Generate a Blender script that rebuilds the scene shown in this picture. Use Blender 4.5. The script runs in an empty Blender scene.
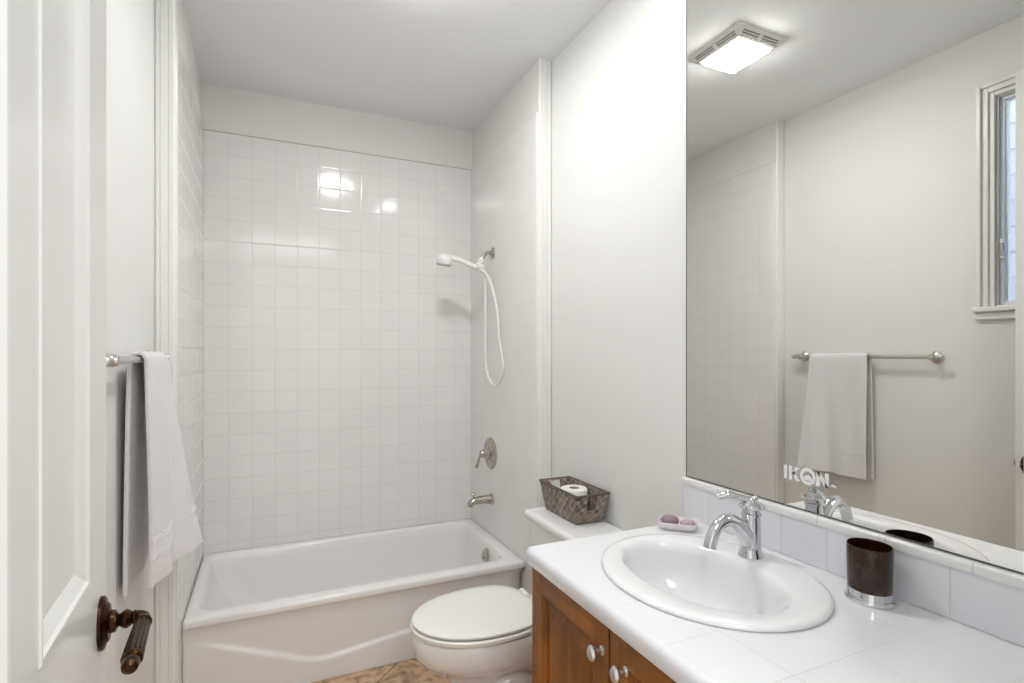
import bpy, bmesh, math, random
from mathutils import Vector, Matrix
random.seed(7)
C = bpy.context.scene.collection
S = bpy.context.scene
PI = math.pi

# ---------------------------------------------------------------- camera, world, light, exposure
H = 1.32
cam = bpy.data.cameras.new('camera'); cam_o = bpy.data.objects.new('camera', cam); C.objects.link(cam_o)
cam.sensor_width = 36; cam.lens = 36*537.2/1024; cam.shift_y = 12.5/1024; cam.clip_start = 0.02
cam_o.location = (0, 0, H); cam_o.rotation_euler = (PI/2, 0, -0.429)
S.camera = cam_o

wd = bpy.data.worlds.new('world'); S.world = wd; wd.use_nodes = True
wd.node_tree.nodes['Background'].inputs[0].default_value = (0.74, 0.85, 1.0, 1)
wd.node_tree.nodes['Background'].inputs[1].default_value = 4.0

def area(name, loc, rot, sx, sy, power, col=(1, 1, 1)):
    l = bpy.data.lights.new(name, 'AREA'); l.shape = 'RECTANGLE'; l.size = sx; l.size_y = sy
    l.energy = power; l.color = col
    o = bpy.data.objects.new(name, l); C.objects.link(o); o.location = loc; o.rotation_euler = rot
    return o
HALL_POWER = 34
FAN_EMIT = 64
DOME_EMIT = 62
area('hall_fill_light', (0.3, -0.75, 2.60), (0, 0, 0), 1.5, 1.1, HALL_POWER, (1, 1, 1))  # added fill lamp in the unseen hall, brightens the room through the doorway
S.view_settings.view_transform = 'Standard'; S.view_settings.look = 'None'
S.view_settings.gamma = 1; S.view_settings.use_curve_mapping = False
S.view_settings.exposure = 0.45

# ---------------------------------------------------------------- materials
def new_mat(name):
    m = bpy.data.materials.new(name); m.use_nodes = True
    nt = m.node_tree; b = nt.nodes['Principled BSDF']
    return m, nt, b
def N(nt, t, **kw):
    n = nt.nodes.new(t)
    for k, v in kw.items(): setattr(n, k, v)
    return n
def math_n(nt, op, a, b=None, c=None):
    n = N(nt, 'ShaderNodeMath', operation=op)
    for i, v in enumerate((a, b, c)):
        if v is None: continue
        if isinstance(v, (int, float)): n.inputs[i].default_value = v
        else: nt.links.new(v, n.inputs[i])
    return n.outputs[0]
def plain(name, col, rough=.5, metal=0, bump=0, bscale=60, var=0, coat=0, vscale=8):
    m, nt, b = new_mat(name)
    b.inputs['Base Color'].default_value = (*col, 1); b.inputs['Roughness'].default_value = rough
    b.inputs['Metallic'].default_value = metal
    if coat: b.inputs['Coat Weight'].default_value = coat; b.inputs['Coat Roughness'].default_value = .05
    tc = N(nt, 'ShaderNodeTexCoord')
    if bump:
        no = N(nt, 'ShaderNodeTexNoise'); no.inputs['Scale'].default_value = bscale; no.inputs['Detail'].default_value = 4
        nt.links.new(tc.outputs['Object'], no.inputs['Vector'])
        bp = N(nt, 'ShaderNodeBump'); bp.inputs['Strength'].default_value = bump; bp.inputs['Distance'].default_value = .002
        nt.links.new(no.outputs['Fac'], bp.inputs['Height']); nt.links.new(bp.outputs['Normal'], b.inputs['Normal'])
    if var:
        no = N(nt, 'ShaderNodeTexNoise'); no.inputs['Scale'].default_value = vscale; no.inputs['Detail'].default_value = 3
        nt.links.new(tc.outputs['Object'], no.inputs['Vector'])
        mx = N(nt, 'ShaderNodeMix', data_type='RGBA')
        mx.inputs['A'].default_value = (*[c*(1-var) for c in col], 1); mx.inputs['B'].default_value = (*[min(1, c*(1+var)) for c in col], 1)
        nt.links.new(no.outputs['Fac'], mx.inputs['Factor']); nt.links.new(mx.outputs['Result'], b.inputs['Base Color'])
    return m

def tile_mat(name, col, grout, pitch, off, axes, rough=.12, gw=.0016, tilt=.008, var=.02, gbump=.3):
    """square glazed tiles laid in object space; each tile a hair out of plane"""
    m, nt, b = new_mat(name)
    tc = N(nt, 'ShaderNodeTexCoord'); sp = N(nt, 'ShaderNodeSeparateXYZ'); nt.links.new(tc.outputs['Object'], sp.inputs[0])
    cells = []; masks = []
    for ax, o, p in zip(axes, off, pitch):
        v = math_n(nt, 'DIVIDE', math_n(nt, 'SUBTRACT', sp.outputs[ax], o), p)
        fr = math_n(nt, 'FRACT', v); cells.append(math_n(nt, 'FLOOR', v))
        d = math_n(nt, 'MULTIPLY', math_n(nt, 'MINIMUM', fr, math_n(nt, 'SUBTRACT', 1.0, fr)), p)
        masks.append(d)
    d = math_n(nt, 'MINIMUM', *masks)
    mr = N(nt, 'ShaderNodeMapRange'); mr.inputs['From Min'].default_value = gw*.5; mr.inputs['From Max'].default_value = gw*1.3
    nt.links.new(d, mr.inputs['Value'])
    cb = N(nt, 'ShaderNodeCombineXYZ'); nt.links.new(cells[0], cb.inputs[0]); nt.links.new(cells[1], cb.inputs[1])
    wn = N(nt, 'ShaderNodeTexWhiteNoise'); nt.links.new(cb.outputs[0], wn.inputs['Vector'])
    mx = N(nt, 'ShaderNodeMix', data_type='RGBA'); mx.inputs['A'].default_value = (*[c*(1-var) for c in col], 1); mx.inputs['B'].default_value = (*col, 1)
    nt.links.new(wn.outputs['Value'], mx.inputs['Factor'])
    m2 = N(nt, 'ShaderNodeMix', data_type='RGBA'); m2.inputs['A'].default_value = (*grout, 1)
    nt.links.new(mx.outputs['Result'], m2.inputs['B']); nt.links.new(mr.outputs['Result'], m2.inputs['Factor'])
    nt.links.new(m2.outputs['Result'], b.inputs['Base Color'])
    ro = N(nt, 'ShaderNodeMapRange'); ro.inputs['To Min'].default_value = .8; ro.inputs['To Max'].default_value = rough
    nt.links.new(mr.outputs['Result'], ro.inputs['Value']); nt.links.new(ro.outputs['Result'], b.inputs['Roughness'])
    # pillow edge + per tile tilt
    pr = N(nt, 'ShaderNodeMapRange', interpolation_type='SMOOTHSTEP'); pr.inputs['From Min'].default_value = 0; pr.inputs['From Max'].default_value = .006
    nt.links.new(d, pr.inputs['Value'])
    no = N(nt, 'ShaderNodeTexNoise'); no.inputs['Scale'].default_value = 9; nt.links.new(tc.outputs['Object'], no.inputs['Vector'])
    hh = math_n(nt, 'ADD', pr.outputs['Result'], math_n(nt, 'MULTIPLY', no.outputs['Fac'], .9))
    bp = N(nt, 'ShaderNodeBump'); bp.inputs['Strength'].default_value = gbump; bp.inputs['Distance'].default_value = .001
    nt.links.new(hh, bp.inputs['Height'])
    s1 = N(nt, 'ShaderNodeVectorMath', operation='SUBTRACT'); nt.links.new(wn.outputs['Color'], s1.inputs[0]); s1.inputs[1].default_value = (.5, .5, .5)
    s2 = N(nt, 'ShaderNodeVectorMath', operation='SCALE'); nt.links.new(s1.outputs[0], s2.inputs[0]); s2.inputs['Scale'].default_value = tilt*2
    s3 = N(nt, 'ShaderNodeVectorMath', operation='ADD'); nt.links.new(bp.outputs[0], s3.inputs[0]); nt.links.new(s2.outputs[0], s3.inputs[1])
    s4 = N(nt, 'ShaderNodeVectorMath', operation='NORMALIZE'); nt.links.new(s3.outputs[0], s4.inputs[0])
    nt.links.new(s4.outputs[0], b.inputs['Normal'])
    return m

def wood_mat(name, axis=2):
    m, nt, b = new_mat(name)
    tc = N(nt, 'ShaderNodeTexCoord'); mp = N(nt, 'ShaderNodeMapping'); nt.links.new(tc.outputs['Object'], mp.inputs[0])
    sc = [38, 38, 38]; sc[axis] = 2.2; mp.inputs['Scale'].default_value = sc
    no = N(nt, 'ShaderNodeTexNoise'); no.inputs['Scale'].default_value = 1.0; no.inputs['Detail'].default_value = 5; no.inputs['Distortion'].default_value = .6
    nt.links.new(mp.outputs[0], no.inputs['Vector'])
    cr = N(nt, 'ShaderNodeValToRGB'); e = cr.color_ramp.elements
    e[0].position = .3; e[0].color = (.20, .060, .006, 1); e[1].position = .72; e[1].color = (.41, .145, .016, 1)
    nt.links.new(no.outputs['Fac'], cr.inputs[0])
    n2 = N(nt, 'ShaderNodeTexNoise'); n2.inputs['Scale'].default_value = 9; nt.links.new(tc.outputs['Object'], n2.inputs['Vector'])
    r2 = N(nt, 'ShaderNodeMapRange'); r2.inputs['From Min'].default_value = .35; r2.inputs['From Max'].default_value = .6; r2.inputs['To Min'].default_value = .62; r2.inputs['To Max'].default_value = 1
    nt.links.new(n2.outputs['Fac'], r2.inputs['Value'])
    mx = N(nt, 'ShaderNodeMix', data_type='RGBA', blend_type='MULTIPLY'); mx.inputs['Factor'].default_value = 1
    nt.links.new(cr.outputs[0], mx.inputs['A']); nt.links.new(r2.outputs['Result'], mx.inputs['B'])
    nt.links.new(mx.outputs['Result'], b.inputs['Base Color']); b.inputs['Roughness'].default_value = .33
    return m

def emis(name, col, st):
    m, nt, b = new_mat(name); b.inputs['Base Color'].default_value = (.9, .9, .9, 1)
    b.inputs['Emission Color'].default_value = (*col, 1); b.inputs['Emission Strength'].default_value = st
    return m

paint = plain('white_wall_paint', (.83, .832, .815), .55, bump=.06, bscale=220)
ceil_m = plain('ceiling_paint', (.885, .90, .915), .7, bump=.08, bscale=150)
soffit = plain('alcove_paint', (.83, .82, .795), .6, bump=.06, bscale=220)
trim_m = plain('white_gloss_trim', (.86, .86, .84), .3)
door_m = plain('white_door_paint', (.79, .79, .775), .22, bump=.04, bscale=40)
TCOL = (.87, .855, .84); TGR = (.72, .70, .68)
tile_xz = tile_mat('shower_tile_back', TCOL, TGR, (.10785, .108), (-.282, 2.4245), (0, 2))
tile_yz = tile_mat('shower_tile_side', TCOL, TGR, (.108, .108), (3.037, 2.4245), (1, 2))
bull_m = tile_mat('bullnose_tile', (.86, .855, .84), TGR, (9, .155), (-3, 2.4245), (1, 2), rough=.1, tilt=.004)
porc = plain('white_porcelain', (.86, .86, .85), .1, coat=.3)
tub_m = plain('tub_enamel', (.86, .85, .84), .16, coat=.2)
seat_m = plain('white_seat_plastic', (.87, .865, .835), .22)
sink_m = plain('sink_porcelain', (.87, .87, .885), .1, coat=.3)
ctr_m = tile_mat('counter_tile', (.85, .855, .875), (.64, .64, .65), (.152, .152), (.594, .577), (0, 1), rough=.16, tilt=.003, var=.015, gbump=.08)
splash_m = tile_mat('backsplash_tile', (.82, .835, .885), (.66, .66, .66), (.122, 5), (.577, -2), (1, 2), rough=.14, tilt=.006, var=.03)
cap_m = tile_mat('backsplash_cap', (.87, .865, .86), (.66, .66, .66), (.152, 5), (.54, -2), (1, 2), rough=.14, tilt=.0)
vcap_m = tile_mat('edge_tile', (.83, .84, .885), (.72, .72, .74), (.172, 5), (.731, -2), (1, 2), rough=.14, tilt=.0)
chrome = plain('chrome', (.66, .67, .69), .06, 1)
nickel = plain('brushed_nickel', (.50, .47, .42), .22, 1)
satin = plain('satin_nickel', (.60, .59, .56), .28, 1)
pewter = plain('pewter', (.66, .66, .66), .3, 1)
bronze = plain('antique_bronze', (.050, .022, .009), .24, .9, bump=.5, bscale=180, var=.75, vscale=90)
wood_v = wood_mat('stained_wood_upright', 2); wood_h = wood_mat('stained_wood_rail', 1)
dark_m = plain('dark_gap', (.02, .015, .01), .8)
black_m = plain('black_line', (.10, .10, .095), .4)
white_p = plain('white_plastic', (.84, .83, .82), .3)
grey_p = plain('grey_spray_face', (.5, .5, .5), .4)
paper = plain('toilet_paper', (.85, .84, .83), .9, bump=.3, bscale=200)
card = plain('cardboard', (.42, .33, .28), .9)
brown_m = plain('dark_brown_lacquer', (.024, .008, .0035), .2, var=.9, vscale=18)
soap1 = plain('mauve_stone', (.30, .21, .25), .3, var=.4, vscale=60)
soap2 = plain('pink_stone', (.47, .35, .38), .3, var=.3, vscale=60)
vinyl = plain('white_vinyl_lettering', (.88, .89, .90), .4)
lens_m = emis('lit_lens', (1, .99, .975), FAN_EMIT)
dome_m = emis('lit_dome', (.98, .99, 1), DOME_EMIT)

def towel_mat():
    m, nt, b = new_mat('lavender_white_terry')
    b.inputs['Base Color'].default_value = (.80, .785, .80, 1); b.inputs['Roughness'].default_value = .95
    b.inputs['Sheen Weight'].default_value = .4
    tc = N(nt, 'ShaderNodeTexCoord')
    no = N(nt, 'ShaderNodeTexNoise'); no.inputs['Scale'].default_value = 260; no.inputs['Detail'].default_value = 2
    nt.links.new(tc.outputs['Object'], no.inputs['Vector'])
    n2 = N(nt, 'ShaderNodeTexNoise'); n2.inputs['Scale'].default_value = 40; nt.links.new(tc.outputs['Object'], n2.inputs['Vector'])
    h = math_n(nt, 'ADD', no.outputs['Fac'], math_n(nt, 'MULTIPLY', n2.outputs['Fac'], .6))
    bp = N(nt, 'ShaderNodeBump'); bp.inputs['Strength'].default_value = .9; bp.inputs['Distance'].default_value = .004
    nt.links.new(h, bp.inputs['Height']); nt.links.new(bp.outputs[0], b.inputs['Normal'])
    return m
towel_m = towel_mat()

def weave_mat():
    m, nt, b = new_mat('grey_brown_weave')
    tc = N(nt, 'ShaderNodeTexCoord'); sp = N(nt, 'ShaderNodeSeparateXYZ'); nt.links.new(tc.outputs['Object'], sp.inputs[0])
    hz = math_n(nt, 'ADD', sp.outputs[0], sp.outputs[1])
    u = math_n(nt, 'DIVIDE', hz, .017); v = math_n(nt, 'DIVIDE', sp.outputs[2], .015)
    cu = math_n(nt, 'FLOOR', u); cv = math_n(nt, 'FLOOR', v)
    par = math_n(nt, 'MODULO', math_n(nt, 'ABSOLUTE', math_n(nt, 'ADD', cu, cv)), 2.0)
    cb = N(nt, 'ShaderNodeCombineXYZ'); nt.links.new(cu, cb.inputs[0]); nt.links.new(cv, cb.inputs[1])
    wn = N(nt, 'ShaderNodeTexWhiteNoise'); nt.links.new(cb.outputs[0], wn.inputs['Vector'])
    f = math_n(nt, 'ADD', math_n(nt, 'MULTIPLY', par, .35), math_n(nt, 'MULTIPLY', wn.outputs['Value'], .65))
    cr = N(nt, 'ShaderNodeValToRGB'); e = cr.color_ramp.elements
    e[0].color = (.105, .078, .060, 1); e[1].color = (.40, .34, .29, 1); nt.links.new(f, cr.inputs[0])
    nt.links.new(cr.outputs[0], b.inputs['Base Color']); b.inputs['Roughness'].default_value = .6
    fu = math_n(nt, 'FRACT', u); fv = math_n(nt, 'FRACT', v)
    eu = math_n(nt, 'MULTIPLY', math_n(nt, 'MULTIPLY', fu, math_n(nt, 'SUBTRACT', 1.0, fu)), 4.0)
    ev = math_n(nt, 'MULTIPLY', math_n(nt, 'MULTIPLY', fv, math_n(nt, 'SUBTRACT', 1.0, fv)), 4.0)
    bp = N(nt, 'ShaderNodeBump'); bp.inputs['Strength'].default_value = 1; bp.inputs['Distance'].default_value = .003
    nt.links.new(math_n(nt, 'MULTIPLY', eu, ev), bp.inputs['Height']); nt.links.new(bp.outputs[0], b.inputs['Normal'])
    return m
weave = weave_mat()

def floor_mat():
    m, nt, b = new_mat('travertine_floor')
    tc = N(nt, 'ShaderNodeTexCoord'); mp = N(nt, 'ShaderNodeMapping'); nt.links.new(tc.outputs['Object'], mp.inputs[0])
    mp.inputs['Rotation'].default_value = (0, 0, PI/4); mp.inputs['Location'].default_value = (.04, .11, 0)
    br = N(nt, 'ShaderNodeTexBrick'); br.offset = 0; br.inputs['Scale'].default_value = 1; br.inputs['Mortar Size'].default_value = .004
    br.inputs['Brick Width'].default_value = .305; br.inputs['Row Height'].default_value = .305; br.inputs['Mortar Smooth'].default_value = .3
    br.inputs['Color1'].default_value = (.62, .43, .29, 1); br.inputs['Color2'].default_value = (.50, .34, .22, 1); br.inputs['Mortar'].default_value = (.20, .13, .085, 1)
    nt.links.new(mp.outputs[0], br.inputs['Vector'])
    no = N(nt, 'ShaderNodeTexNoise'); no.inputs['Scale'].default_value = 13; no.inputs['Detail'].default_value = 6; no.inputs['Distortion'].default_value = 1.2
    nt.links.new(tc.outputs['Object'], no.inputs['Vector'])
    cr = N(nt, 'ShaderNodeValToRGB'); e = cr.color_ramp.elements; e[0].position = .34; e[0].color = (.42, .36, .32, 1); e[1].position = .58; e[1].color = (1.25, 1.22, 1.18, 1)
    nt.links.new(no.outputs['Fac'], cr.inputs[0])
    mx = N(nt, 'ShaderNodeMix', data_type='RGBA', blend_type='MULTIPLY'); mx.inputs['Factor'].default_value = 1
    nt.links.new(br.outputs['Color'], mx.inputs['A']); nt.links.new(cr.outputs[0], mx.inputs['B'])
    nt.links.new(mx.outputs['Result'], b.inputs['Base Color']); b.inputs['Roughness'].default_value = .4
    return m
floor_m = floor_mat()

def mirror_mat():
    m, nt, b = new_mat('mirror_silver')
    b.inputs['Base Color'].default_value = (.80, .795, .765, 1); b.inputs['Metallic'].default_value = 1; b.inputs['Roughness'].default_value = 0
    return m
mirror_m = mirror_mat()
def glass_mat(name, col=(1, 1, 1), rough=0):
    m, nt, b = new_mat(name)
    b.inputs['Base Color'].default_value = (*col, 1); b.inputs['Transmission Weight'].default_value = 1
    b.inputs['Roughness'].default_value = rough; b.inputs['IOR'].default_value = 1.45
    return m
glass = glass_mat('clear_glass')

# ---------------------------------------------------------------- mesh helpers
def link_bm(name, bm, mat, parent=None, smooth=False, bevel=0, seg=2, angle=35):
    bmesh.ops.remove_doubles(bm, verts=bm.verts, dist=1e-6)
    bmesh.ops.recalc_face_normals(bm, faces=bm.faces)
    me = bpy.data.meshes.new(name); bm.to_mesh(me); bm.free()
    o = bpy.data.objects.new(name, me); C.objects.link(o)
    if parent is not None: 
        o.parent = parent
        o.matrix_parent_inverse = parent_inv(parent)
    me.materials.append(mat)
    if smooth or bevel:
        for p in me.polygons: p.use_smooth = True
        try: me.set_sharp_from_angle(angle=math.radians(angle))
        except Exception: pass
    if bevel:
        md = o.modifiers.new('bevel', 'BEVEL'); md.width = bevel; md.segments = seg; md.limit_method = 'ANGLE'; md.angle_limit = math.radians(40)
        md.harden_normals = False
    return o
def world_mat(o):
    m = Matrix.LocRotScale(o.location, o.rotation_euler, o.scale)
    if o.parent is not None: m = world_mat(o.parent) @ o.matrix_parent_inverse @ m
    return m
def parent_inv(p): return world_mat(p).inverted()
def box(bm, x0, x1, y0, y1, z0, z1, M=None):
    co = [(x, y, z) for x in (x0, x1) for y in (y0, y1) for z in (z0, z1)]
    vs = [bm.verts.new(M @ Vector(c) if M else c) for c in co]
    for f in ((0, 1, 3, 2), (4, 6, 7, 5), (0, 4, 5, 1), (2, 3, 7, 6), (0, 2, 6, 4), (1, 5, 7, 3)):
        bm.faces.new([vs[i] for i in f])
def loft(bm, rings, cap0=True, cap1=True, closed=True):
    R = [[bm.verts.new(p) for p in r] for r in rings]
    n = len(R[0])
    for a, b in zip(R, R[1:]):
        for i in range(n if closed else n-1):
            j = (i+1) % n
            bm.faces.new((a[i], a[j], b[j], b[i]))
    if cap0: bm.faces.new(R[0][::-1])
    if cap1: bm.faces.new(R[-1])
    return R
def basis(d):
    d = Vector(d).normalized(); u = d.orthogonal().normalized(); return u, d.cross(u).normalized(), d
def lathe(bm, prof, origin=(0, 0, 0), axis=(0, 0, 1), n=32, sx=1, sy=1, u=None, cap0=True, cap1=True):
    d = Vector(axis).normalized()
    if u is None: u = d.orthogonal().normalized()
    else: u = Vector(u).normalized()
    v = d.cross(u).normalized(); o = Vector(origin)
    loft(bm, [[o + d*h + u*(r*sx*math.cos(2*PI*k/n)) + v*(r*sy*math.sin(2*PI*k/n)) for k in range(n)] for r, h in prof], cap0, cap1)
def catmull(pts, sub=8):
    P = [Vector(p) for p in pts]; out = []
    P = [P[0]*2-P[1]] + P + [P[-1]*2-P[-2]]
    for i in range(1, len(P)-2):
        for k in range(sub):
            t = k/sub; a, b, c, d = P[i-1], P[i], P[i+1], P[i+2]
            out.append(.5*((2*b) + (c-a)*t + (2*a-5*b+4*c-d)*t*t + (3*b-a-3*c+d)*t**3))
    out.append(P[-2]); return out
def tube(bm, pts, rad, n=16, smooth=8, flat=None):
    """swept tube; rad float or list per control point; flat=(sx,sy) section squash"""
    P = catmull(pts, smooth) if smooth else [Vector(p) for p in pts]
    if isinstance(rad, (int, float)): R = [rad]*len(P)
    else:
        R = []
        for i in range(len(P)):
            t = i/(len(P)-1)*(len(rad)-1); k = min(int(t), len(rad)-2); R.append(rad[k]+(rad[k+1]-rad[k])*(t-k))
    T = [(P[min(i+1, len(P)-1)]-P[max(i-1, 0)]).normalized() for i in range(len(P))]
    u = T[0].orthogonal().normalized()
    if abs(T[0].z) < .95: u = (Vector((0, 0, 1)) - T[0]*T[0].z).normalized()
    rings = []
    sx, sy = flat or (1, 1)
    for i, p in enumerate(P):
        u = (u - T[i]*u.dot(T[i])).normalized(); v = T[i].cross(u)
        rings.append([p + u*(R[i]*sx*math.cos(2*PI*k/n)) + v*(R[i]*sy*math.sin(2*PI*k/n)) for k in range(n)])
    loft(bm, rings)
def extrude_poly(bm, pts2, f0, f1):
    """pts2 list of 2D; f0,f1 map (a,b)->3D for the two faces"""
    loft(bm, [[f0(*p) for p in pts2], [f1(*p) for p in pts2]])
def rrect(x0, x1, y0, y1, r, z, n=8):
    out = []
    for cx, cy, a0 in ((x1-r, y1-r, 0), (x0+r, y1-r, PI/2), (x0+r, y0+r, PI), (x1-r, y0+r, 1.5*PI)):
        for k in range(n+1):
            a = a0 + PI/2*k/n; out.append(Vector((cx+r*math.cos(a), cy+r*math.sin(a), z)))
    return out
def thing(name, label, cat, loc=(0, 0, 0), rotz=0, group=None):
    o = bpy.data.objects.new(name, None); C.objects.link(o); o.location = loc; o.rotation_euler = (0, 0, rotz); o.empty_display_size = .05
    o['label'] = label; o['category'] = cat
    if group: o['group'] = group
    return o
def tag(o, label, cat, group=None):
    o['label'] = label; o['category'] = cat
    if group: o['group'] = group
    return o
def struct(name, bm, mat, parent=None, **kw):
    o = link_bm(name, bm, mat, parent, **kw)
    if parent is None: o['kind'] = 'structure'
    return o
def B(*boxes):
    bm = bmesh.new()
    for b in boxes: box(bm, *b)
    return bm

# ---------------------------------------------------------------- room shell
XL, XR = -.345, 1.189          # room walls
AL, AR = -.282, 1.12           # faces of the tiled alcove walls
YB = 3.037; YS = 2.17          # back tile face, step where the alcove begins
ZC = 2.6575; ZT = 2.4245; ZR = .3385
YF = .25                       # inner face of the wall with the doorway

struct('floor', B((XL-.12, XR+.12, YF-.12, YB+.12, -.05, 0)), floor_m)
struct('ceiling', B((XL-.12, XR+.12, YF-.12, YB+.12, ZC, ZC+.05)), ceil_m)
WY0, WY1, WZ0, WZ1 = .66, 1.176, 1.515, 2.375
struct('wall_left', B((XL-.12, XL, YF-.12, WY0, 0, ZC), (XL-.12, XL, WY1, YS, 0, ZC), (XL-.12, XL, WY0, WY1, 0, WZ0), (XL-.12, XL, WY0, WY1, WZ1, ZC)), paint)
struct('wall_right', B((XR, XR+.12, YF-.12, YS, 0, ZC)), paint)
struct('wall_left_alcove', B((XL-.12, AL-.008, YS, YB+.12, 0, ZC)), soffit)
struct('wall_right_alcove', B((AR+.008, XR+.12, YS, YB+.12, 0, ZC)), soffit)
struct('wall_back', B((AL-.008, AR+.008, YB+.008, YB+.12, 0, ZC)), soffit)
struct('wall_front', B((XL, -.205, YF-.12, YF, 0, ZC), (.635, XR, YF-.12, YF, 0, ZC), (-.205, .635, YF-.12, YF, 2.47, ZC)), paint)
# tiled faces of the alcove
struct('wall_back_tiling', B((AL, AR, YB, YB+.008, ZR-.05, ZT)), tile_xz)
struct('wall_left_tiling', B((AL-.008, AL, 2.222, YB+.008, ZR-.3, ZT)), tile_yz)
struct('wall_right_tiling', B((AR, AR+.008, 2.216, YB+.008, ZR-.3, ZT)), tile_yz)
tile_shadow_m = plain('grey_beige_shadow_line', (.36, .34, .31), .8)  # dark strip colour stands in for the shadow line above the tile
struct('shadow_line_6', B((AL-.008, AR+.008, YB+.001, YB+.008, ZT, ZT+.0035)), tile_shadow_m)
struct('shadow_line_7', B((AL-.008, AL-.001, YS, YB+.008, ZT, ZT+.0025), (AR+.001, AR+.008, YS, YB+.008, ZT, ZT+.0025)), plain('pale_shadow_line', (.6, .58, .55), .8))  # paler painted shadow line along the side tile tops
def bullnose(name, xf, sgn, y0, y1):
    bm = bmesh.new(); pr = []
    r = .008
    for k in range(7):
        a = PI/2*k/6; pr.append((y0 + r - r*math.cos(a), r*math.sin(a)))
    pr += [(y1, r), (y1, 0)]; pr = [(y0, 0)] + pr[1:]
    extrude_poly(bm, pr, lambda y, d: Vector((xf - sgn*.008 + sgn*d*1.25, y, .0)), lambda y, d: Vector((xf - sgn*.008 + sgn*d*1.25, y, ZT)))
    return struct(name, bm, bull_m, smooth=True)
bullnose('trim_1', AL, 1, YS+.002, 2.222)
bullnose('trim_2', AR, -1, YS+.002, 2.216)
# moulded boards on the step faces
def step_trim(name, x0, x1):
    bm = bmesh.new(); w = x1-x0
    pr = [(0, 0), (0, .006), (.10, .012), (.22, .012), (.26, .009), (.30, .012), (.62, .012), (.66, .009), (.70, .012), (.92, .012), (1, .006), (1, 0)]
    extrude_poly(bm, pr, lambda a, d: Vector((x0+a*w, YS-d, 0)), lambda a, d: Vector((x0+a*w, YS-d, ZC)))
    return struct(name, bm, trim_m)
step_trim('trim_3', XL, AL-.003); step_trim('trim_4', AR+.003, XR)
# baseboards
def baseboard(name, x0, x1, y0, y1):
    return struct(name, B((x0, x1, y0, y1, 0, .10)), trim_m, bevel=.004)
baseboard('baseboard_left', XL, XL+.013, YF, YS-.014)
baseboard('baseboard_right', XR-.013, XR, 1.30, YS-.014)
# doorway lining
struct('trim_5', B((-.205, -.190, YF-.13, YF+.008, 0, 2.455), (.625, .640, YF-.13, YF+.0, 0, 2.455), (-.205, .640, YF-.13, YF+.004, 2.455, 2.47)), trim_m)
# hall outside the bathroom door, where the camera stands
struct('floor_hall', B((-1.3, 1.9, -1.9, YF-.12, -.05, 0)), plain('hall_carpet', (.78, .77, .75), .9))
struct('ceiling_hall', B((-1.3, 1.9, -1.9, YF-.12, ZC, ZC+.05)), ceil_m)
struct('wall_hall', B((-1.35, -1.3, -1.9, YF-.12, 0, ZC), (1.9, 1.95, -1.9, YF-.12, 0, ZC), (-1.35, 1.95, -1.95, -1.9, 0, ZC),
                      (-1.35, XL-.12, YF-.12, YF-.07, 0, ZC), (XR+.12, 1.95, YF-.12, YF-.07, 0, ZC)), paint)

# ---------------------------------------------------------------- window in the left wall (seen in the mirror)
win = bpy.data.objects.new('window_1', None); C.objects.link(win); win.location = (XL, (WY0+WY1)/2, WZ0); win['kind'] = 'structure'
def frame_ring(bm, x0, x1, y0, y1, z0, z1, w):
    box(bm, x0, x1, y0, y0+w, z0, z1); box(bm, x0, x1, y1-w, y1, z0, z1)
    box(bm, x0, x1, y0+w, y1-w, z0, z0+w); box(bm, x0, x1, y0+w, y1-w, z1-w, z1)
bm = bmesh.new()
for (w0, w1, d) in ((.056, .040, .026), (.040, .018, .015), (.018, 0, .007)):   # stepped casing
    y0, y1, z0, z1 = WY0-w0, WY1+w0, WZ0, WZ1+w0
    t = w0-w1
    box(bm, XL, XL+d, y0, y0+t, z0, z1); box(bm, XL, XL+d, y1-t, y1, z0, z1); box(bm, XL, XL+d, y0+t, y1-t, z1-t, z1)
link_bm('window_casing', bm, trim_m, win, bevel=.003)
link_bm('window_sill', B((XL-.05, XL+.032, WY0-.066, WY1+.066, WZ0-.022, WZ0), (XL, XL+.016, WY0-.066, WY1+.066, WZ0-.055, WZ0-.022)), trim_m, win, bevel=.005)
bm = bmesh.new(); frame_ring(bm, XL-.055, XL-.006, WY0, WY1, WZ0, WZ1, .006)
link_bm('window_frame', bm, trim_m, win, bevel=.003)
bm = bmesh.new(); frame_ring(bm, XL-.045, XL-.020, WY0+.006, WY1-.006, WZ0+.006, WZ1-.006, .014)
link_bm('window_sash', bm, plain('sash_vinyl', (.78, .8, .84), .3), win, bevel=.003)
link_bm('window_pane', B((XL-.036, XL-.032, WY0+.020, WY1-.020, WZ0+.020, WZ1-.020)), glass, win)
bm = bmesh.new(); box(bm, XL-.020, XL-.012, WY1-.024, WY1-.008, 1.71, 1.79); tube(bm, [(XL-.014, WY1-.016, 1.77), (XL+.0, WY1-.018, 1.765), (XL+.004, WY1-.022, 1.72)], .005, 8)
link_bm('window_latch', bm, satin, win, smooth=True)
# neighbouring house wall with overlapping shingles, across the side yard
def shingle_wall():
    bm = bmesh.new(); x = -1.35
    box(bm, x-.1, x, -.9, 4.4, -.3, 4.2)
    for r in range(26):
        z0 = .2 + r*.14
        for k in range(22):
            y0 = -.7 + k*.2 + (.1 if r % 2 else 0) + random.uniform(-.006, .006)
            M = Matrix.Translation((x+.012, y0+.095, z0)) @ Matrix.Rotation(-.05, 4, 'Y')
            box(bm, -.006, .012, -.095, .095, 0, .16, M)
    return bm
tag(link_bm('neighbouring_house', shingle_wall(), plain('weathered_shingle', (.42, .44, .50), .8, var=.3, vscale=3)), 'blue-grey shingled house wall glimpsed through the small side window', 'house')

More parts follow.
